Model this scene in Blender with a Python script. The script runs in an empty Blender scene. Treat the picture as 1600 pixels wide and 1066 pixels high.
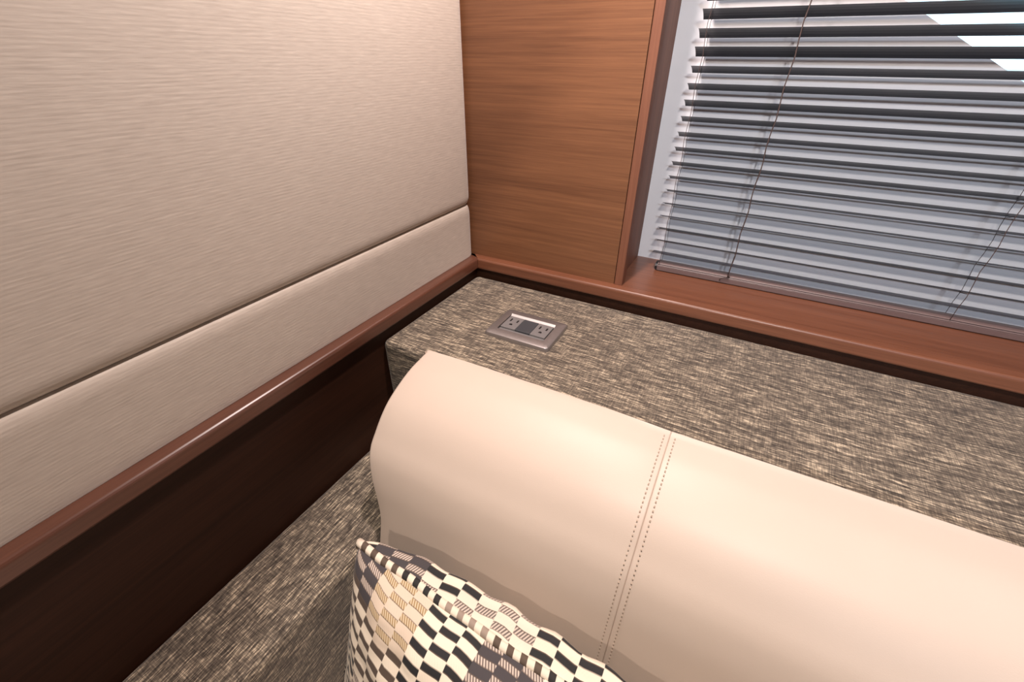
import bpy, bmesh, math, random
from mathutils import Vector, Matrix, noise
random.seed(7)
C = bpy.context.scene.collection
S = bpy.context.scene
H = 1.20            # the camera (origin of the survey) stands this far above the cabin floor

# ------------------------------------------------------------------ camera
a, b, g = [math.radians(v) for v in (-27.913, 33.064, 0.4336)]
fw = Vector((math.sin(a)*math.cos(b), math.cos(a)*math.cos(b), -math.sin(b)))
r0 = Vector((math.cos(a), -math.sin(a), 0)); u0 = r0.cross(fw)
rr = math.cos(g)*r0 + math.sin(g)*u0; uu = -math.sin(g)*r0 + math.cos(g)*u0
cam = bpy.data.cameras.new('camera'); cam.sensor_width = 36; cam.lens = 687.918/1600*36
cam.clip_start = .01
co = bpy.data.objects.new('camera', cam); C.objects.link(co)
m = Matrix((rr, uu, -fw)).transposed().to_4x4(); m.translation = (0, 0, H); co.matrix_world = m
S.camera = co

# ------------------------------------------------------------------ world, exposure, lamps
S.view_settings.view_transform = 'Standard'; S.view_settings.look = 'None'
S.view_settings.gamma = 1; S.view_settings.use_curve_mapping = False
S.view_settings.exposure = 0.0
w = bpy.data.worlds.new('World'); S.world = w; w.use_nodes = True
bg = w.node_tree.nodes['Background']; bg.inputs[0].default_value = (.72, .90, 1.0, 1); bg.inputs[1].default_value = 2.6

CEIL = .78
SOF = .50      # underside of the unseen locker added above the window to mount lamps lower
# (x, y, mount height, power, colour, cone deg, blend, radius, aim)
LAMPS = [
    (-.20, .50, SOF, 3.0, (1.0, .84, .79), 150, .5, .020, (0, 0, -1)),
    (.70, .42, SOF, .5, (1.0, .74, .70), 150, .5, .020, (0, 0, -1)),
    (.15, -.20, CEIL, 5.4, (.97, .87, .80), 87, .16, .030, (.35, .6, -1)),
    (.75, -1.80, CEIL, 20.0, (.80, .87, 1.0), 34, .5, .11, (-.32, 2.69, -.70)),  # added fill lamp, brightens the white surround behind the slats
    (-.08, -.90, CEIL, 3.0, (1.0, .85, .74), 130, .6, .030, (0, 0, -1)),  # added fill lamp, lifts the lower left of the fabric wall
]

# ------------------------------------------------------------------ node helpers
def mat(name):
    m = bpy.data.materials.new(name); m.use_nodes = True
    nt = m.node_tree; bs = nt.nodes['Principled BSDF']
    return m, nt, bs
def N(nt, t, **kw):
    n = nt.nodes.new(t)
    for k, v in kw.items(): setattr(n, k, v)
    return n
def L(nt, a, b): nt.links.new(a, b)
def M(nt, op, x, y=None, z=None):
    n = N(nt, 'ShaderNodeMath', operation=op)
    for i, v in enumerate((x, y, z)):
        if v is None: continue
        if isinstance(v, (int, float)): n.inputs[i].default_value = v
        else: L(nt, v, n.inputs[i])
    return n.outputs[0]
def ramp(nt, fac, stops, interp='LINEAR'):
    n = N(nt, 'ShaderNodeValToRGB'); cr = n.color_ramp; cr.interpolation = interp
    while len(cr.elements) < len(stops): cr.elements.new(.5)
    for e, (p, c) in zip(cr.elements, stops):
        e.position = p; e.color = (*c, 1)
    L(nt, fac, n.inputs[0]); return n.outputs[0]
def mix(nt, fac, c1, c2, blend='MIX'):
    n = N(nt, 'ShaderNodeMix', data_type='RGBA', blend_type=blend)
    for s, v in ((0, fac), (6, c1), (7, c2)):
        if isinstance(v, (int, float)): n.inputs[s].default_value = v
        elif isinstance(v, tuple): n.inputs[s].default_value = (*v, 1)
        else: L(nt, v, n.inputs[s])
    return n.outputs[2]
def pos(nt, scale):
    t = N(nt, 'ShaderNodeTexCoord'); mp = N(nt, 'ShaderNodeMapping')
    mp.inputs['Scale'].default_value = scale; L(nt, t.outputs['Object'], mp.inputs[0]); return mp.outputs[0]
def noi(nt, scale3, detail=2, rough=.5, dist=0):
    n = N(nt, 'ShaderNodeTexNoise'); n.inputs['Scale'].default_value = 1
    n.inputs['Detail'].default_value = detail; n.inputs['Roughness'].default_value = rough
    n.inputs['Distortion'].default_value = dist
    L(nt, pos(nt, scale3), n.inputs['Vector']); return n.outputs['Fac']
def bump(nt, bs, h, strength, dist):
    n = N(nt, 'ShaderNodeBump'); n.inputs['Strength'].default_value = strength
    n.inputs['Distance'].default_value = dist; L(nt, h, n.inputs['Height']); L(nt, n.outputs[0], bs.inputs['Normal'])
def spec(bs, rough, ior=None, coat=0, coatr=.2, sheen=0):
    bs.inputs['Roughness'].default_value = rough
    if ior: bs.inputs['IOR'].default_value = ior
    bs.inputs['Coat Weight'].default_value = coat; bs.inputs['Coat Roughness'].default_value = coatr
    bs.inputs['Sheen Weight'].default_value = sheen
def plain(name, col, rough=.5, metal=0, nscale=40, var=.06):
    m, nt, bs = mat(name)
    f = noi(nt, (nscale,)*3, 3)
    L(nt, mix(nt, f, tuple(max(0, c*(1-var)) for c in col), tuple(c*(1+var) for c in col)), bs.inputs['Base Color'])
    bs.inputs['Roughness'].default_value = rough; bs.inputs['Metallic'].default_value = metal
    return m

# ------------------------------------------------------------------ materials
def tweed(name, axis):
    m, nt, bs = mat(name)
    def sc(lng, sht): return (lng, sht, sht) if axis == 'x' else (sht, lng, sht)
    weft = noi(nt, sc(46, 540), 1, .5)
    weft2 = noi(nt, sc(150, 900), 1, .5)
    warp = noi(nt, sc(760, 70), 1, .5)
    blot = noi(nt, (16, 16, 16), 2, .5)
    v = M(nt, 'ADD', M(nt, 'MULTIPLY', weft, 1.0), M(nt, 'MULTIPLY', warp, .40))
    v = M(nt, 'ADD', v, M(nt, 'MULTIPLY', weft2, .6)); v = M(nt, 'ADD', v, M(nt, 'MULTIPLY', blot, .12))
    v = M(nt, 'MULTIPLY', v, 1/2.12)
    c = ramp(nt, v, [(.38, (.031, .023, .017)), (.455, (.090, .071, .053)), (.52, (.155, .125, .093)), (.575, (.30, .246, .178)), (.64, (.61, .505, .365))])
    L(nt, c, bs.inputs['Base Color']); spec(bs, .8, sheen=.15)
    bump(nt, bs, v, .6, .0012)
    return m
TWX = tweed('tweed_crosswise', 'x'); TWY = tweed('tweed_lengthwise', 'y')

m, nt, bs = mat('cream_leather'); LEATHER = m
f = noi(nt, (9, 9, 9), 3)
L(nt, mix(nt, f, (.56, .464, .388), (.605, .503, .422)), bs.inputs['Base Color']); spec(bs, .48)
gr = noi(nt, (900, 900, 900), 2); bump(nt, bs, gr, .12, .0005)

m, nt, bs = mat('wall_fabric'); WALLF = m
f1 = noi(nt, (90, 40, 420), 2, .5); f2 = noi(nt, (60, 70, 900), 1, .5); f3 = noi(nt, (5, 3, 14), 2)
tc = N(nt, 'ShaderNodeTexCoord'); sz = N(nt, 'ShaderNodeSeparateXYZ'); L(nt, tc.outputs['Object'], sz.inputs[0])
wz = noi(nt, (4, 9, 60), 2)
rib = M(nt, 'MULTIPLY_ADD', M(nt, 'SINE', M(nt, 'ADD', M(nt, 'MULTIPLY', sz.outputs[2], 2*math.pi/.0036), M(nt, 'MULTIPLY', wz, 9.0))), .5, .5)
v = M(nt, 'ADD', M(nt, 'ADD', M(nt, 'MULTIPLY', f1, .38), M(nt, 'MULTIPLY', f2, .34)), M(nt, 'MULTIPLY', rib, .12))
v = M(nt, 'ADD', v, .08)
c = ramp(nt, v, [(.30, (.47, .41, .35)), (.47, (.545, .48, .413)), (.58, (.59, .523, .45)), (.70, (.65, .58, .50))])
L(nt, mix(nt, M(nt, 'MULTIPLY', f3, .25), c, (.47, .405, .335)), bs.inputs['Base Color']); spec(bs, .62, sheen=.2)
bump(nt, bs, v, .22, .0010)

def wood(name, dark, light, scl, rough=.38, coat=.25, contrast=1.0):
    m, nt, bs = mat(name)
    f1 = noi(nt, scl, 5, .62, .15)
    f2 = noi(nt, tuple(s*3.1 for s in scl), 4, .6)
    f3 = noi(nt, tuple(s*.22 for s in scl), 2, .5)
    v = M(nt, 'ADD', M(nt, 'ADD', M(nt, 'MULTIPLY', f1, .45), M(nt, 'MULTIPLY', f2, .3)), M(nt, 'MULTIPLY', f3, .25))
    mid = tuple((x+y)/2 for x, y in zip(dark, light))
    L(nt, ramp(nt, v, [(.36, dark), (.5, mid), (.64, light)]), bs.inputs['Base Color']); spec(bs, rough, coat=coat, coatr=.3)
    bump(nt, bs, v, .12, .0006)
    return m
DARKW = wood('dark_panel_wood', (.022, .0075, .0035), (.044, .0155, .0075), (120, 4, 160), .55, 0)  # panel wood, darker than the rail wood
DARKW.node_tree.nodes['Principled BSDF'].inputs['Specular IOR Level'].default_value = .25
VENEER = wood('teak_veneer', (.125, .050, .022), (.245, .106, .047), (4.5, 60, 230), .45, .12)
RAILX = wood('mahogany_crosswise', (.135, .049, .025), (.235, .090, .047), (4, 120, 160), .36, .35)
RAILY_SHADED = wood('mahogany_lengthwise_shaded', (.088, .032, .019), (.150, .058, .034), (120, 4, 160), .36, .35)  # same wood as RAILX, darkened: dimmer light on the left rail put into colour
RAILZ = wood('mahogany_upright', (.135, .049, .025), (.235, .090, .047), (140, 140, 4), .6, 0)
WHITE = plain('white_fibreglass', (.72, .73, .76), .45, 0, 30, .03)
SLAT = plain('dark_bronze_slat', (.030, .029, .038), .32, .2, 60, .1)
BRAIL = plain('brown_bottom_rail', (.165, .112, .105), .42, .0, 60, .1)
CORD = plain('brown_cord', (.07, .045, .04), .7, 0, 300, .2)
STEEL = plain('brushed_nickel', (.34, .315, .31), .38, .75, 200, .08)
CHROME = plain('chrome', (.88, .87, .87), .42, .7, 50, .02)
GREYP = plain('grey_plastic', (.175, .165, .165), .45, 0, 80, .04)
BLUEP = plain('slate_plastic', (.050, .054, .062), .4, 0, 80, .04)
BLACK = plain('black_plastic', (.008, .008, .009), .5, 0, 80, .04)
THREAD = plain('taupe_thread', (.43, .34, .265), .8, 0, 300, .1)
CEILM = plain('cream_headliner', (.50, .46, .42), .8, 0, 20, .03)
FLOORM = wood('cabin_sole', (.10, .05, .028), (.20, .10, .05), (6, 60, 60), .4, .2)
LAMPW = plain('white_lamp_ring', (.7, .68, .65), .4, 0, 40, .03)
WATER = plain('harbour_water', (.30, .42, .46), .25, 0, .3, .2)
LEAF = plain('hazy_foliage', (.34, .50, .48), .9, 0, .6, .3)
m, nt, bs = mat('window_glass'); GLASS = m
tr = N(nt, 'ShaderNodeBsdfTransparent'); tr.inputs[0].default_value = (.93, .98, 1, 1)
gl = N(nt, 'ShaderNodeBsdfGlossy'); gl.inputs['Roughness'].default_value = .02
tn = noi(nt, (3, 3, 3), 2)
mx = N(nt, 'ShaderNodeMixShader'); L(nt, M(nt, 'MULTIPLY_ADD', tn, .02, .05), mx.inputs[0])
L(nt, tr.outputs[0], mx.inputs[1]); L(nt, gl.outputs[0], mx.inputs[2])
L(nt, mx.outputs[0], nt.nodes['Material Output'].inputs[0])

# patterned pillow weave, driven by the cover's UV map (units: weave cells)
m, nt, bs = mat('geometric_weave'); WEAVE = m
uv = N(nt, 'ShaderNodeUVMap'); sx = N(nt, 'ShaderNodeSeparateXYZ'); L(nt, uv.outputs[0], sx.inputs[0])
U, V = sx.outputs[0], sx.outputs[1]
col = M(nt, 'FLOOR', U); par = M(nt, 'PINGPONG', col, 1)
V2 = M(nt, 'ADD', V, M(nt, 'MULTIPLY', par, .5)); row = M(nt, 'FLOOR', V2); fr = M(nt, 'FRACT', V2)
fu = M(nt, 'FRACT', U)
isd = M(nt, 'GREATER_THAN', fr, .60)
pk = N(nt, 'ShaderNodeCombineXYZ')
pc = M(nt, 'FLOOR', M(nt, 'MULTIPLY', col, 1/3.0))
L(nt, pc, pk.inputs[0])
L(nt, M(nt, 'FLOOR', M(nt, 'ADD', M(nt, 'MULTIPLY', M(nt, 'SUBTRACT', V2, fr), 1/4.0), M(nt, 'MULTIPLY', pc, .37))), pk.inputs[1])
wn = N(nt, 'ShaderNodeTexWhiteNoise', noise_dimensions='2D'); L(nt, pk.outputs[0], wn.inputs['Vector'])
rnd = wn.outputs['Value']
rope = M(nt, 'GREATER_THAN', M(nt, 'FRACT', M(nt, 'ADD', M(nt, 'MULTIPLY', U, 7), M(nt, 'MULTIPLY', V, 3.0))), .5)
gold = mix(nt, rope, (.33, .22, .10), (.62, .50, .34)); grey = mix(nt, rope, (.15, .115, .10), (.60, .50, .42))
dcol = ramp(nt, rnd, [(0, (.010, .009, .010)), (.34, (.085, .058, .042)), (.55, (0, 0, 0)), (.77, (0, 0, 0))], 'CONSTANT')
isgold = M(nt, 'MULTIPLY', M(nt, 'GREATER_THAN', rnd, .55), M(nt, 'LESS_THAN', rnd, .77)); isgrey = M(nt, 'GREATER_THAN', rnd, .77)
dcol = mix(nt, isgold, dcol, gold); dcol = mix(nt, isgrey, dcol, grey)
lcol = ramp(nt, rnd, [(0, (.80, .70, .56)), (.55, (.66, .54, .42)), (.62, (.78, .68, .55)), (.80, (.050, .042, .045)), (.90, (.76, .66, .54))], 'CONSTANT')
cc = mix(nt, isd, lcol, dcol)
edge = M(nt, 'ADD', M(nt, 'LESS_THAN', M(nt, 'ABSOLUTE', M(nt, 'SUBTRACT', fr, .62)), .03), M(nt, 'LESS_THAN', fr, .05))
cc = mix(nt, M(nt, 'MULTIPLY', edge, .7), cc, (.13, .09, .065))
L(nt, cc, bs.inputs['Base Color']); spec(bs, .75, sheen=.1)
hh = M(nt, 'ADD', M(nt, 'MULTIPLY', M(nt, 'SUBTRACT', 1, isd), .6), M(nt, 'MULTIPLY', rope, .3))
bump(nt, bs, hh, .5, .0012)
m, nt, bs = mat('striped_cord'); PIPE = m
uv = N(nt, 'ShaderNodeUVMap'); sx = N(nt, 'ShaderNodeSeparateXYZ'); L(nt, uv.outputs[0], sx.inputs[0])
k = M(nt, 'FRACT', M(nt, 'ADD', sx.outputs[0], M(nt, 'MULTIPLY', sx.outputs[1], .35)))
w1 = N(nt, 'ShaderNodeTexWhiteNoise', noise_dimensions='1D')
L(nt, M(nt, 'FLOOR', M(nt, 'MULTIPLY', sx.outputs[0], .25)), w1.inputs['W'])
L(nt, mix(nt, M(nt, 'GREATER_THAN', k, .52), (.78, .68, .55), ramp(nt, w1.outputs['Value'], [(0, (.02, .018, .018)), (.5, (.10, .07, .05)), (.8, (.32, .25, .2))], 'CONSTANT')), bs.inputs['Base Color'])
spec(bs, .8)

# ------------------------------------------------------------------ mesh helpers (survey coordinates; z counted from the camera)
def root(name, label, cat, loc, group=None):
    o = bpy.data.objects.new(name, None); C.objects.link(o); o.location = (loc[0], loc[1], loc[2]+H)
    o.empty_display_size = .05; o['label'] = label; o['category'] = cat
    if group: o['group'] = group
    return o
def org(o):
    v = Vector((0, 0, 0))
    while o: v += o.location; o = o.parent
    return v
def obj(name, bm, material, parent=None, smooth=False, kind=None):
    me = bpy.data.meshes.new(name)
    p = org(parent)
    bmesh.ops.translate(bm, verts=bm.verts, vec=Vector((0, 0, H))-p)
    bmesh.ops.recalc_face_normals(bm, faces=bm.faces)
    if smooth:
        for f in bm.faces: f.smooth = True
    bm.to_mesh(me); bm.free(); me.materials.append(material)
    o = bpy.data.objects.new(name, me); C.objects.link(o); o.parent = parent
    if kind: o['kind'] = kind
    return o
def tag(o, label, cat, group=None):
    o['label'] = label; o['category'] = cat
    if group: o['group'] = group
    return o
def box(bm, x0, x1, y0, y1, z0, z1, bev=0, seg=2):
    t = bmesh.new(); bmesh.ops.create_cube(t, size=1)
    for v in t.verts:
        v.co = ((x0+x1)/2+v.co.x*(x1-x0), (y0+y1)/2+v.co.y*(y1-y0), (z0+z1)/2+v.co.z*(z1-z0))
    if bev: bmesh.ops.bevel(t, geom=t.edges[:], offset=bev, segments=seg, profile=.5, affect='EDGES')
    merge(bm, t); return bm
def merge(bm, t):
    mp = {}
    for v in t.verts: mp[v] = bm.verts.new(v.co)
    for f in t.faces: bm.faces.new([mp[v] for v in f.verts])
    t.free()
def nb(): return bmesh.new()
def bx(*k, **kw): return box(nb(), *k, **kw)
def extrude_loop(bm, loops, caps=True):
    rings = [[bm.verts.new(p) for p in lp] for lp in loops]; n = len(rings[0])
    for r1, r2 in zip(rings, rings[1:]):
        for i in range(n): bm.faces.new((r1[i], r1[(i+1) % n], r2[(i+1) % n], r2[i]))
    if caps: bm.faces.new(rings[0][::-1]); bm.faces.new(rings[-1])
    return rings
def tube(bm, pts, r, seg=8, close=False):
    pts = [Vector(p) for p in pts]; n = len(pts); rings = []
    for i, p in enumerate(pts):
        if close: t = pts[(i+1) % n]-pts[i-1]
        else: t = pts[min(i+1, n-1)]-pts[max(i-1, 0)]
        t.normalize(); up = Vector((0, 0, 1)) if abs(t.z) < .9 else Vector((0, 1, 0))
        s = t.cross(up).normalized(); q = s.cross(t)
        rings.append([bm.verts.new(p+r*(math.cos(2*math.pi*k/seg)*s+math.sin(2*math.pi*k/seg)*q)) for k in range(seg)])
    for i in range(n if close else n-1):
        r1, r2 = rings[i], rings[(i+1) % n]
        for k in range(seg): bm.faces.new((r1[k], r1[(k+1) % seg], r2[(k+1) % seg], r2[k]))
    if not close: bm.faces.new(rings[0][::-1]); bm.faces.new(rings[-1])
    return rings
def roundrect(w, h, r, n=5):
    out = []
    for cx, cy, a0 in ((w-r, h-r, 0), (r-w, h-r, 90), (r-w, r-h, 180), (w-r, r-h, 270)):
        for k in range(n+1):
            t = math.radians(a0+90*k/n); out.append((cx+r*math.cos(t), cy+r*math.sin(t)))
    return out
def catmull(P, n):
    out = []
    for i in range(len(P)-1):
        p0 = P[max(i-1, 0)]; p1 = P[i]; p2 = P[i+1]; p3 = P[min(i+2, len(P)-1)]
        for k in range(n):
            t = k/n
            out.append(tuple(.5*((2*p1[j])+(-p0[j]+p2[j])*t+(2*p0[j]-5*p1[j]+4*p2[j]-p3[j])*t*t+(-p0[j]+3*p1[j]-3*p2[j]+p3[j])*t**3) for j in range(len(p1))))
    out.append(P[-1]); return out

# ------------------------------------------------------------------ the room
XL, XF, XD = -.458, -.477, -.468      # left: rail front, fabric face, dark panel face
YR, YV, YD = .712, .731, .722         # back: rail front, veneer face, dark panel face
ZT, ZB = -.349, -.3715                # rail top and underside
XR, YN, ZF = 2.4, -2.0, -H            # far walls, floor
obj('floor', bx(-.6, XR, YN, .77, ZF-.05, ZF), FLOORM, kind='structure')
obj('ceiling', bx(-.6, XR, YN, 1.0, CEIL, CEIL+.05), CEILM, kind='structure')
obj('wall_right', bx(XR, XR+.05, YN, 1.0, ZF, CEIL), VENEER, kind='structure')
obj('wall_front', bx(-.6, XR, YN-.05, YN, ZF, CEIL), CEILM, kind='structure')

wl = obj('wall_left', bx(-.56, -.50, YN, .77, ZF, CEIL), RAILY_SHADED, kind='structure')
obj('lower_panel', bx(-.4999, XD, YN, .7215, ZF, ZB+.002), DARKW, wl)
def fabric_panel(z0, z1):
    bm = nb(); yl = [YN+.01]+[YN+.01+.005*k for k in range(1, 5)]+[-1.2, -.5, 0, .4]+[.7275-.004*k for k in range(6, -1, -1)]
    def depth(t, R):     # pillowed edge of a padded panel
        return 0 if t >= R else R-math.sqrt(max(0, R*R-(R-t)**2))
    h = z1-z0; zl = [z0+.0022*k for k in range(0, 10)]+[z0+h*.3, z0+h*.5, z0+h*.7]+[z1-.0022*k for k in range(9, -1, -1)]
    grid = []
    for z in zl:
        row = []
        for y in yl:
            d = .42*depth(min(z-z0 if z0 > ZT+.01 else 1, z1-z), .018)+.33*depth(.7275-y, .024)
            row.append(bm.verts.new((XF-d, y, z)))
        grid.append(row)
    for r1, r2 in zip(grid, grid[1:]):
        for i in range(len(yl)-1): bm.faces.new((r1[i], r1[i+1], r2[i+1], r2[i]))
    border = grid[0]+[r[-1] for r in grid[1:]]+grid[-1][-2::-1]+[r[0] for r in grid[-2:0:-1]]
    back = [bm.verts.new((-.4995, v.co.y, v.co.z)) for v in border]; n = len(border)
    for i in range(n): bm.faces.new((border[i], border[(i+1) % n], back[(i+1) % n], back[i]))
    bm.faces.new(back)
    obj('padded_panel', bm, WALLF, wl, True)
fabric_panel(ZT-.001, -.2452); fabric_panel(-.2445, CEIL-.02)

tag(obj('added_locker', bx(-.4765, XR, .30, .7305, SOF, CEIL-.0005), VENEER), 'long veneered locker added unseen above the window to carry low lamps', 'locker')  # unseen, added so the corner lamp hangs low and falls off faster
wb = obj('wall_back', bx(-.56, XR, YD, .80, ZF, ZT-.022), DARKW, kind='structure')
obj('veneer_panel', bx(-.4995, -.1788, YV, .77, ZT-.0005, CEIL), VENEER, wb)
obj('frame_strip', bx(-.1776, -.1636, YV-.0012, .752, ZT-.0005, CEIL, bev=.0012), RAILZ, wb)
obj('window_reveal', bx(-.2, -.1752, .7521, .93, ZT-.0005, CEIL), RAILZ, wb)
obj('veneer_panel', bx(1.30, XR, YV, .77, ZT-.0005, CEIL), VENEER, wb)
obj('window_sill', bx(-.2, 1.30, YV+.0005, .93, ZT-.0215, ZT), RAILX, wb)

def rail(axis, name, mt, m_id):
    f0 = XL if axis == 'y' else YR
    sgn = -1 if axis == 'y' else 1            # direction from rail front into the wall
    back = -.4995 if axis == 'y' else YV
    depth = abs(back-f0); r = .005
    prof = [(depth, ZB), (.0186, ZB), (.003, ZB)]+[(.003-.003*math.sin(math.radians(t)), ZB+.003-.003*math.cos(math.radians(t))) for t in (45, 90)]
    prof += [(r-r*math.cos(math.radians(t)), ZT-r+r*math.sin(math.radians(t))) for t in (0, 22.5, 45, 67.5, 90)]+[(.0186, ZT), (depth, ZT)]
    bm = nb(); g2 = .0003
    if axis == 'y':
        l0 = [(f0-d, YN, z) for d, z in prof]; l1 = [(f0-d, min(YR+d-g2, .7305), z) for d, z in prof]
    else:
        l0 = [(max(XL-d+g2, -.4990), f0+d, z) for d, z in prof]; l1 = [(XR, f0+d, z) for d, z in prof]
    extrude_loop(bm, [l0, l1])
    o = obj(name, bm, mt, None, False, 'structure')
    for p in o.data.polygons: p.use_smooth = False
    return o
t1 = rail('y', 'trim_1', RAILY_SHADED, 1); tag(t1, 'mahogany rail, shade put into its colour, capping the lower panel of the fabric wall', 'rail')
t2 = rail('x', 'trim_2', RAILX, 2); tag(t2, 'reddish mahogany rail along the window sill above the tweed ledge', 'rail')

# window: white surround with a raked opening, glass behind
w1 = bpy.data.objects.new('window_1', None); C.objects.link(w1); w1.location = (.5, .886, ZT+H); w1['kind'] = 'structure'
outer = [(-.1750, ZT), (1.30, ZT), (1.30, CEIL), (-.1750, CEIL)]
inner = [(-.01, .131), (.46, -.132), (1.18, -.132), (1.18, .44), (-.01, .44)]
bm = nb()
def plate_hole(bm, out, inn, y0, y1):
    # strip triangulation between outer quad and inner polygon
    for y in (y0, y1):
        o_ = [bm.verts.new((x, y, z)) for x, z in out]; i_ = [bm.verts.new((x, y, z)) for x, z in inn]
        for f in ((o_[0], o_[1], i_[2], i_[1]), (o_[0], i_[1], i_[0]), (o_[1], o_[2], i_[3], i_[2]), (o_[2], o_[3], i_[4], i_[3]), (o_[3], o_[0], i_[0], i_[4])): bm.faces.new(f)
        if y == y0: O, I = o_, i_
    for A, B in ((O, o_), (I, i_)):
        for k in range(len(A)): bm.faces.new((A[k], A[(k+1) % len(A)], B[(k+1) % len(A)], B[k]))
plate_hole(bm, outer, inner, .886, .900)
obj('surround', bm, WHITE, w1)
bm = nb(); extrude_loop(bm, [[(x*1.0+dx, y, z) for (x, z), dx in zip(inner, (0,)*5)] for y in (.9005, .9045)])
obj('pane', bm, GLASS, w1)

# ------------------------------------------------------------------ tweed ledge, armrest, seat
def rbox(name, dims, bev, mt, label, cat):
    o = obj(name, bx(*dims, bev=bev, seg=4), mt, None, True)
    tag(o, label, cat); o.data.set_sharp_from_angle(angle=math.radians(50)); return o
rbox('upholstered_ledge', (-.4672, 2.3, .429, .7212, -.748, -.390), .011, TWX, 'brown tweed upholstered ledge behind the cream backrest, below the window', 'ledge')
rbox('upholstered_side_block', (-.4674, -.342, -1.4, .4285, -.9, -.568), .016, TWY, 'low brown tweed block along the dark wood wall panel', 'side block')
obj('settee_base', bx(-.46, 2.3, -.35, .72, ZF, -.9), RAILX); tag(bpy.data.objects['settee_base'], 'dark wood settee base under the cream seat', 'sofa base')
sc = obj('seat_cushion', bx(-.3415, 2.3, -.42, .424, -.8995, -.760, bev=.02, seg=4), LEATHER, None, True)
tag(sc, 'cream leather seat cushion under the patterned pillow', 'seat cushion')

# ------------------------------------------------------------------ cream leather backrest
FRONT = [(.4282, -.3745), (.405, -.3775), (.3829, -.3812), (.3557, -.3905), (.3306, -.4030), (.3120, -.4180), (.2948, -.4370), (.2829, -.4510), (.2730, -.4669), (.2614, -.4940), (.2520, -.5250), (.2440, -.5538), (.232, -.60), (.222, -.66), (.218, -.72), (.222, -.745)]
FRONT = catmull(FRONT, 4)
BACK = [(.25, -.7505), (.40, -.7505), (.4275, -.74), (.4282, -.60), (.4282, -.45), (.4282, -.389)]
LOOP = FRONT+BACK; nL = len(LOOP)
def nrm(i):
    p, q = LOOP[i-1], LOOP[(i+1) % nL]; d = Vector((q[0]-p[0], q[1]-p[1])).normalized()
    return Vector((d.y, -d.x))
cen = Vector((.33, -.56))
NRM = []
for i in range(nL):
    n_ = nrm(i)
    if n_.dot(Vector(LOOP[i])-cen) < 0: n_ = -n_
    NRM.append(n_)
br = root('backrest_cushion', 'long cream leather backrest bolster with a double stitched vertical seam', 'backrest', (.4, .33, -.7505))
def back_panel(x0, x1, rl, rr_, taper):
    def off(x):
        o = 0; tl, tr_ = x-x0, x1-x
        for t, R in ((tl, rl), (tr_, rr_)):
            if t < R: o -= R-math.sqrt(max(0, R*R-(R-t)**2))
        u = 2*(x-x0)/(x1-x0)-1
        return o+.0035*(1-u**2)-.002
    xs = [x0+rl*(1-math.cos(math.pi/2*k/6)) for k in range(7)]+[x0+(x1-x0)*k/14 for k in range(1, 14)]+[x1-rr_*(1-math.cos(math.pi/2*k/6)) for k in range(6, -1, -1)]
    xs = sorted(set(xs)); loops = []
    for x in xs:
        lp = []
        for i, (y, z) in enumerate(LOOP):
            o = off(x)
            if i >= len(FRONT): o = min(o, 0)
            xx = x
            if taper:
                wgt = max(0, 1-(x-x0)/.10); s = min(1, max(0, (-.44-z)/.11)); s = s*s*(3-2*s)
                xx = x+.034*s*wgt
            yy = min(y+NRM[i].x*o, .4284)
            zz = max(z+NRM[i].y*o, -.7508)
            lp.append((xx, yy, zz))
        loops.append(lp)
    bm = nb(); extrude_loop(bm, loops)
    o = obj('cover_panel', bm, LEATHER, br, True); o.data.set_sharp_from_angle(angle=math.radians(55)); return o
XS = -.010
back_panel(-.372, XS, .005, .0016, True); back_panel(XS, 2.28, .0016, .012, False)
# two rows of stitches and the welt line between them
cum = [0]
for p, q in zip(FRONT, FRONT[1:]): cum.append(cum[-1]+math.dist(p, q))
def at(s):
    for i in range(len(cum)-1):
        if s <= cum[i+1]:
            t = (s-cum[i])/(cum[i+1]-cum[i]); p, q = FRONT[i], FRONT[i+1]
            return Vector((p[0]+(q[0]-p[0])*t, p[1]+(q[1]-p[1])*t)), NRM[i]
    return Vector(FRONT[-1]), NRM[len(FRONT)-1]
for sx_ in (-.0062, .0062):
    bm = nb(); s = .010
    while s < cum[-1]-.03:
        (p, n_), (q, _) = at(s), at(s+.0022); o = -.0019
        tube(bm, [(XS+sx_, p.x+n_.x*o, p.y+n_.y*o), (XS+sx_, (p.x+q.x)/2+n_.x*(o+.0005), (p.y+q.y)/2+n_.y*(o+.0005)), (XS+sx_, q.x+n_.x*o, q.y+n_.y*o)], .0008, 5)
        s += .0052
    obj('stitch_row', bm, THREAD, br, True, 'stuff')

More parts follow.
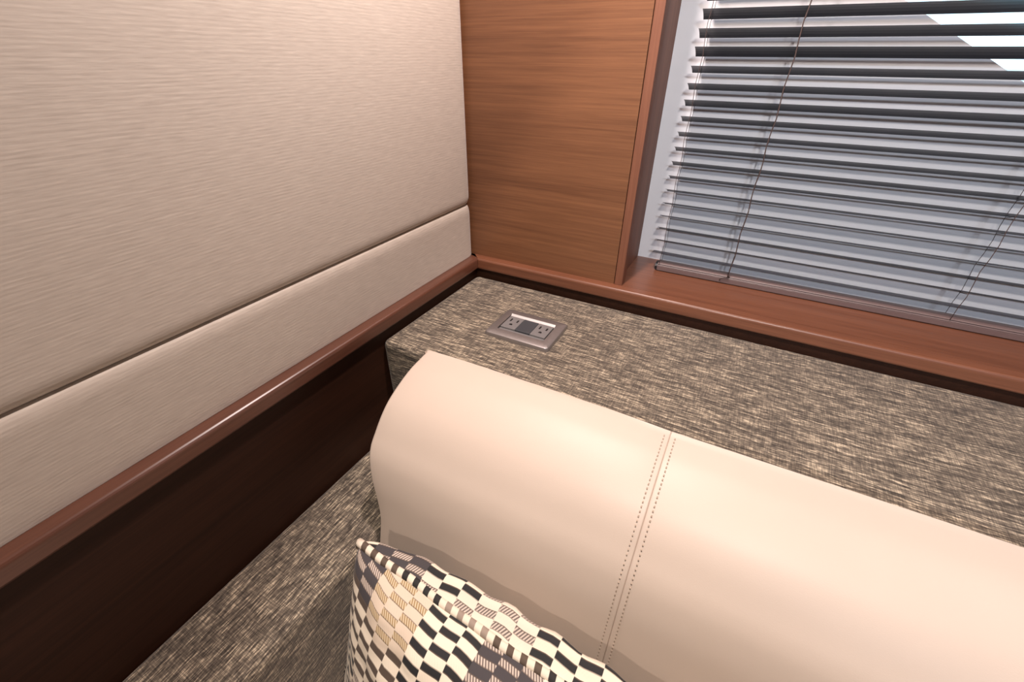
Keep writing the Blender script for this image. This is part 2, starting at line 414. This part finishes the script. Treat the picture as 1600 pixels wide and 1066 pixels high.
# ------------------------------------------------------------------ patterned pillow
def pillow():
    rt = root('throw_pillow', 'square throw pillow in black, cream and gold geometric weave with striped cord edge', 'pillow', (-.12, .05, -.760))
    A, AY, T, NN = .235, .130, .090, 64
    al = math.radians(77); yaw = math.radians(-2); roll = math.radians(-1)
    ex = Vector((math.cos(yaw), math.sin(yaw), 0)); ey = Vector((-math.sin(yaw)*math.cos(al), math.cos(yaw)*math.cos(al), math.sin(al)))
    ex, ey = ex*math.cos(roll)+ey*math.sin(roll), ey*math.cos(roll)-ex*math.sin(roll)
    ez = ex.cross(ey)
    TL = Vector((-.306, .190, -.494))
    ctr = TL+ex*A-ey*AY
    def P(u, v, side):
        cu = 1-.075*(1-v*v)**1.0*1.0; cv = 1-.075*(1-u*u)
        x = A*u*cu*(1+.05*(1-v)*(u < 0)); y = AY*v*cv
        t = (T if side > 0 else .050)*max(0, (1-u**2)*(1-v**2))**(.40 if side > 0 else .32)
        if side < 0: q = 1-v; y += .115*math.sqrt(max(0, q))*math.exp(-2.5*q)*max(0, 1-u*u)**.5
        e = max(abs(u), abs(v))
        wr = noise.noise(Vector((u*5, v*5, side*3+1)))*.004+noise.noise(Vector((u*13, v*13, side*5)))*(.0022 if side > 0 else .001)
        # gathers running in from the corners and the seam
        wr += .004*math.sin(26*u+2*noise.noise(Vector((u*3, v*3, 4))))*max(0, abs(v)-.55)**1.0*2
        t += wr*min(1, (1-e)*6)
        return ctr+ex*x+ey*y+ez*(side*max(0, t))
    bm = nb(); uvl = bm.loops.layers.uv.new('weave')
    def cs(k): s = -1+2*k/NN; return math.sin(s*math.pi/2)*.55+s*.45
    for side in (1, -1):
        g_ = [[bm.verts.new(P(cs(i), cs(j), side)) for i in range(NN+1)] for j in range(NN+1)]
        mid = NN//2; Ua = [[0]*(NN+1) for _ in range(NN+1)]; Va = [[0]*(NN+1) for _ in range(NN+1)]
        for j in range(NN+1):
            for i in range(mid+1, NN+1): Ua[j][i] = Ua[j][i-1]+(g_[j][i].co-g_[j][i-1].co).length
            for i in range(mid-1, -1, -1): Ua[j][i] = Ua[j][i+1]-(g_[j][i].co-g_[j][i+1].co).length
        for i in range(NN+1):
            for j in range(mid+1, NN+1): Va[j][i] = Va[j-1][i]+(g_[j][i].co-g_[j-1][i].co).length
            for j in range(mid-1, -1, -1): Va[j][i] = Va[j+1][i]-(g_[j][i].co-g_[j+1][i].co).length
        for j in range(NN):
            for i in range(NN):
                f = bm.faces.new((g_[j][i], g_[j][i+1], g_[j+1][i+1], g_[j+1][i]))
                for lp, (ii, jj) in zip(f.loops, ((i, j), (i+1, j), (i+1, j+1), (i, j+1))):
                    uu_ = .6*Ua[jj][ii]+.4*cs(ii)*Ua[mid][NN]      # cloth pulled in towards the corners
                    lp[uvl].uv = (uu_/.0235+50.2+(7 if side < 0 else 0), Va[jj][ii]/.0175+50.4)
    bmesh.ops.remove_doubles(bm, verts=bm.verts, dist=.00001)
    obj('cover', bm, WEAVE, rt, True)
    bm = nb(); uvl = bm.loops.layers.uv.new('weave'); pts = []; n = 220
    for k in range(n):
        q = 4*k/n; e = int(q); s = -1+2*(q-e)
        u, v = [(s, 1), (1, -s), (-s, -1), (-1, s)][e]
        p = P(u, v, 1); pts.append(p+ez*.0025*noise.noise(Vector((k*.15, 0, 0)))+ey*.002*noise.noise(Vector((k*.21, 5, 0))))
    rings = tube(bm, pts, .0052, 8, True)
    bm.faces.ensure_lookup_table()
    for fi, f in enumerate(bm.faces):
        i, k = divmod(fi, 8)
        for lp, (a_, b_) in zip(f.loops, ((i, k), (i, k+1), (i+1, k+1), (i+1, k))): lp[uvl].uv = (a_*.55, b_/8)
    obj('cord_piping', bm, PIPE, rt, True)
pillow()

# ------------------------------------------------------------------ power outlet on the ledge
def outlet():
    cx, cy, z = -.2735, .5690, -.390
    rt = root('power_outlet', 'brushed nickel double power outlet set into the tweed ledge', 'power outlet', (cx, cy, z))
    hw, hh = .061, .0440
    def outline(sx_, off, zz):
        out = []; hx, hy, r, bow = hw-off, hh-off, .0045, .0040
        for x, y in roundrect(hx-bow, hy, r, 5):
            s = 1-(y/hy)**2; out.append((cx+x+math.copysign(bow*s, x)*(abs(x)/(hx-bow))**6, cy+y, zz))
        return out
    # plate = outer bevelled ring around the module opening
    ow, oh = .0425, .0262
    def opening(zz, off=0): return [(cx+x, cy+y, zz) for x, y in roundrect(ow+off, oh+off, .0015, 5)]
    bm = nb()
    extrude_loop(bm, [outline(1, 0, z-.001), outline(1, 0, z+.0035), outline(1, .0012, z+.0062), outline(1, .0040, z+.0078), opening(z+.0078), opening(z+.001, 0)], caps=False)
    o = obj('cover_plate', bm, STEEL, rt, True); o.data.set_sharp_from_angle(angle=math.radians(35))
    bm = nb(); extrude_loop(bm, [[(x, cy+.0203, z+.001), (x, cy+.0203, z+.0070), (x, cy+.0232, z+.0076), (x, cy+.0252, z+.0098), (x, cy+.0260, z+.0094), (x, cy+.0260, z+.001)] for x in (cx-.0415, cx+.0415)])
    obj('chrome_strip', bm, CHROME, rt)
    obj('inner_frame', bx(cx-.0415, cx+.0415, cy-.0258, cy-.0185, z+.001, z+.0055, bev=.0006), GREYP, rt)
    for k, mt in ((-1, GREYP), (0, BLUEP), (1, GREYP)):
        mx_ = cx+k*.0272
        mo = obj('receptacle' if k else 'blank_module', bx(mx_-.0134, mx_+.0134, cy-.0183, cy+.0200, z+.001, z+.0082, bev=.0007), mt, rt)
        if k:
            zz = z+.00822
            for dx, dy, a_, b_ in ((-.0060, .0075, .0014, .0046), (.0064, .0070, .0014, .0040)):
                obj('slot', bx(mx_+dx-a_, mx_+dx+a_, cy+dy-b_, cy+dy+b_, zz-.0006, zz+.0001), BLACK, mo)
            bm = nb(); pr = [(.0028*math.cos(t), .0028*math.sin(t)) for t in [math.pi*q/8 for q in range(9)]]+[(-.0028, -.002), (.0028, -.002)]
            extrude_loop(bm, [[(mx_+x, cy-.0062+y, h) for x, y in pr] for h in (zz-.0006, zz+.0001)])
            obj('ground_hole', bm, BLACK, mo)
outlet()

# ------------------------------------------------------------------ venetian blind
def blind():
    XA, XB = -.134, 1.24; YB_ = .8405; PITCH = .02295
    rt = root('venetian_blind', 'dark bronze venetian blind with thin tilted slats hanging in the window', 'blind', (.5, YB_, ZT))
    zs0 = .0513
    px = [17, 15.5, 16.5, 11.5, 10.5, 10.5, 8, 7, 6.3, 6, 4.5, 3, 2, 1.3, 3.0, 1.6, -3]
    sp = [29.5, 29, 29, 27.5, 26.5, 26, 23.8, 23, 22.6, 22.2, 21.2, 20.3, 19.7, 19.4, 19, 18, 17]
    W = .0265
    n_up = int((.44-zs0)/PITCH)
    meshes = {}
    for k in range(-n_up, 17):
        z = zs0-PITCH*k
        i = max(0, k); hz = px[i]*PITCH/sp[i] if k >= 0 else .0131
        if k < 0: th = math.radians(29)
        else:
            th = 0; 
            for q in range(-200, 700):
                t = math.radians(q*.1)
                if W*(math.sin(t)+(z/.84)*math.cos(t)) >= hz-.0006: th = t; break
        if k < 0 and 'std' in meshes: me = meshes['std']
        else:
            bm = nb(); top = []; bot = []
            for s in (-1, -.5, 0, .5, 1):
                yy, zz = s*W/2, .0014*(1-s*s)
                y2 = yy*math.cos(th)+zz*math.sin(th); z2 = -yy*math.sin(th)+zz*math.cos(th)
                top.append((y2, z2+.00018)); bot.append((y2, z2-.00018))
            lp = top+bot[::-1]
            extrude_loop(bm, [[(x, y, zz) for y, zz in lp] for x in (XA-.5, XB-.5)])
            bmesh.ops.recalc_face_normals(bm, faces=bm.faces)
            me = bpy.data.meshes.new('slat'); bm.to_mesh(me); bm.free(); me.materials.append(SLAT)
            if k < 0: meshes['std'] = me
        o = bpy.data.objects.new('slat', me); C.objects.link(o); o.parent = rt
        o.location = (-.0055*max(0, k)/16+.002, 0, z-ZT)
    # bottom rail
    bm = nb(); pr = [(-.0125, -.0065), (.0125, -.0065), (.0135, .002), (.010, .0065), (0, .0078), (-.010, .0065), (-.0135, .002)]
    extrude_loop(bm, [[(x, YB_+y, ZT+.0085+zz) for y, zz in pr] for x in (-.124, XB)])
    br_ = obj('bottom_rail', bm, BRAIL, rt)
    bm = nb(); extrude_loop(bm, [[(x, YB_+y*.86, ZT+.0078+zz*.8) for y, zz in pr] for x in (-.1285, -.1242)]); obj('end_cap', bm, BLACK, br_)
    for gz in (.0025, .0050):
        obj('rail_groove', bx(-.1238, XB, YB_-.01345+.001*(gz > .003), YB_-.0128+.0012*(gz > .003), ZT+.0085+gz, ZT+.0085+gz+.0005), CORD, br_)
    obj('head_rail', bx(XA, XB, YB_-.0127, YB_+.0127, .455, .49, bev=.002), BRAIL, rt)
    for x, r in ((-.120, .00045), (.002, .00085), (.318, .00055), (.76, .00055), (1.15, .00055)):
        for yy, tw in ((-.0128, 1), (.0128, 1)):
            bm = nb(); pts = [(x+.0012*math.sin(q*1.7), YB_+yy+.0006*math.sin(q*2.3), 0.455-(.455-(ZT+.014))*q/40) for q in range(41)]
            tube(bm, pts, r if yy < 0 else r*.75, 6); obj('ladder_cord', bm, CORD, rt, True)
        bm = nb()
        for k in range(-n_up, 17):
            z = zs0-PITCH*k-.0022
            tube(bm, [(x, YB_-.0125, z+.004), (x, YB_+.0125, z-.004)], r*.8, 5)
        obj('ladder_rung', bm, CORD, rt, True, 'stuff')
    # knotted pull tail on the rail
    bm = nb(); tube(bm, [(.002, YB_-.0135, ZT+.020), (.004, YB_-.0148, ZT+.016), (.003, YB_-.0152, ZT+.013), (-.006, YB_-.0152, ZT+.0125), (-.010, YB_-.0150, ZT+.0095), (-.0105, YB_-.0149, ZT+.006)], .0008, 6)
    obj('cord_tail', bm, CORD, rt, True)
blind()

# ------------------------------------------------------------------ recessed lamps, the last two added as fill
for i, (x, y, mz, pw, col_, cone, bl, rad, aim) in enumerate(LAMPS):
    where = ['under the added locker in the corner above the backrest', 'under the added locker near the right end of the backrest', 'in the ceiling right above the seat', 'added unseen across the cabin as cool fill on the window', 'added unseen as fill for the lower fabric wall'][i]
    rt = root('ceiling_downlight', 'small round recessed downlight '+where, 'lamp', (x, y, mz-.006), 'ceiling downlights')
    bm = nb(); cir = lambda r, z: [(x+r*math.cos(t*math.pi/12), y+r*math.sin(t*math.pi/12), z) for t in range(24)]
    extrude_loop(bm, [cir(.036, mz), cir(.036, mz-.004), cir(.031, mz-.006), cir(.027, mz-.004), cir(.027, mz-.0005)], caps=False)
    obj('trim_ring', bm, LAMPW, rt, True)
    li = bpy.data.lights.new('downlight_bulb', 'SPOT'); li.energy = pw*10; li.color = col_; li.spot_size = math.radians(cone); li.spot_blend = bl; li.shadow_soft_size = rad
    lo = bpy.data.objects.new('downlight_bulb', li); C.objects.link(lo); lo.parent = rt; lo.location = (0, 0, -.004)
    lo.rotation_euler = Vector(aim).to_track_quat('-Z', 'Y').to_euler()

# ------------------------------------------------------------------ outside
o = obj('harbour_water', bx(-60, 60, 3, 160, -2.3, -2.0), WATER); tag(o, 'pale harbour water outside the window', 'water'); o['kind'] = 'stuff'
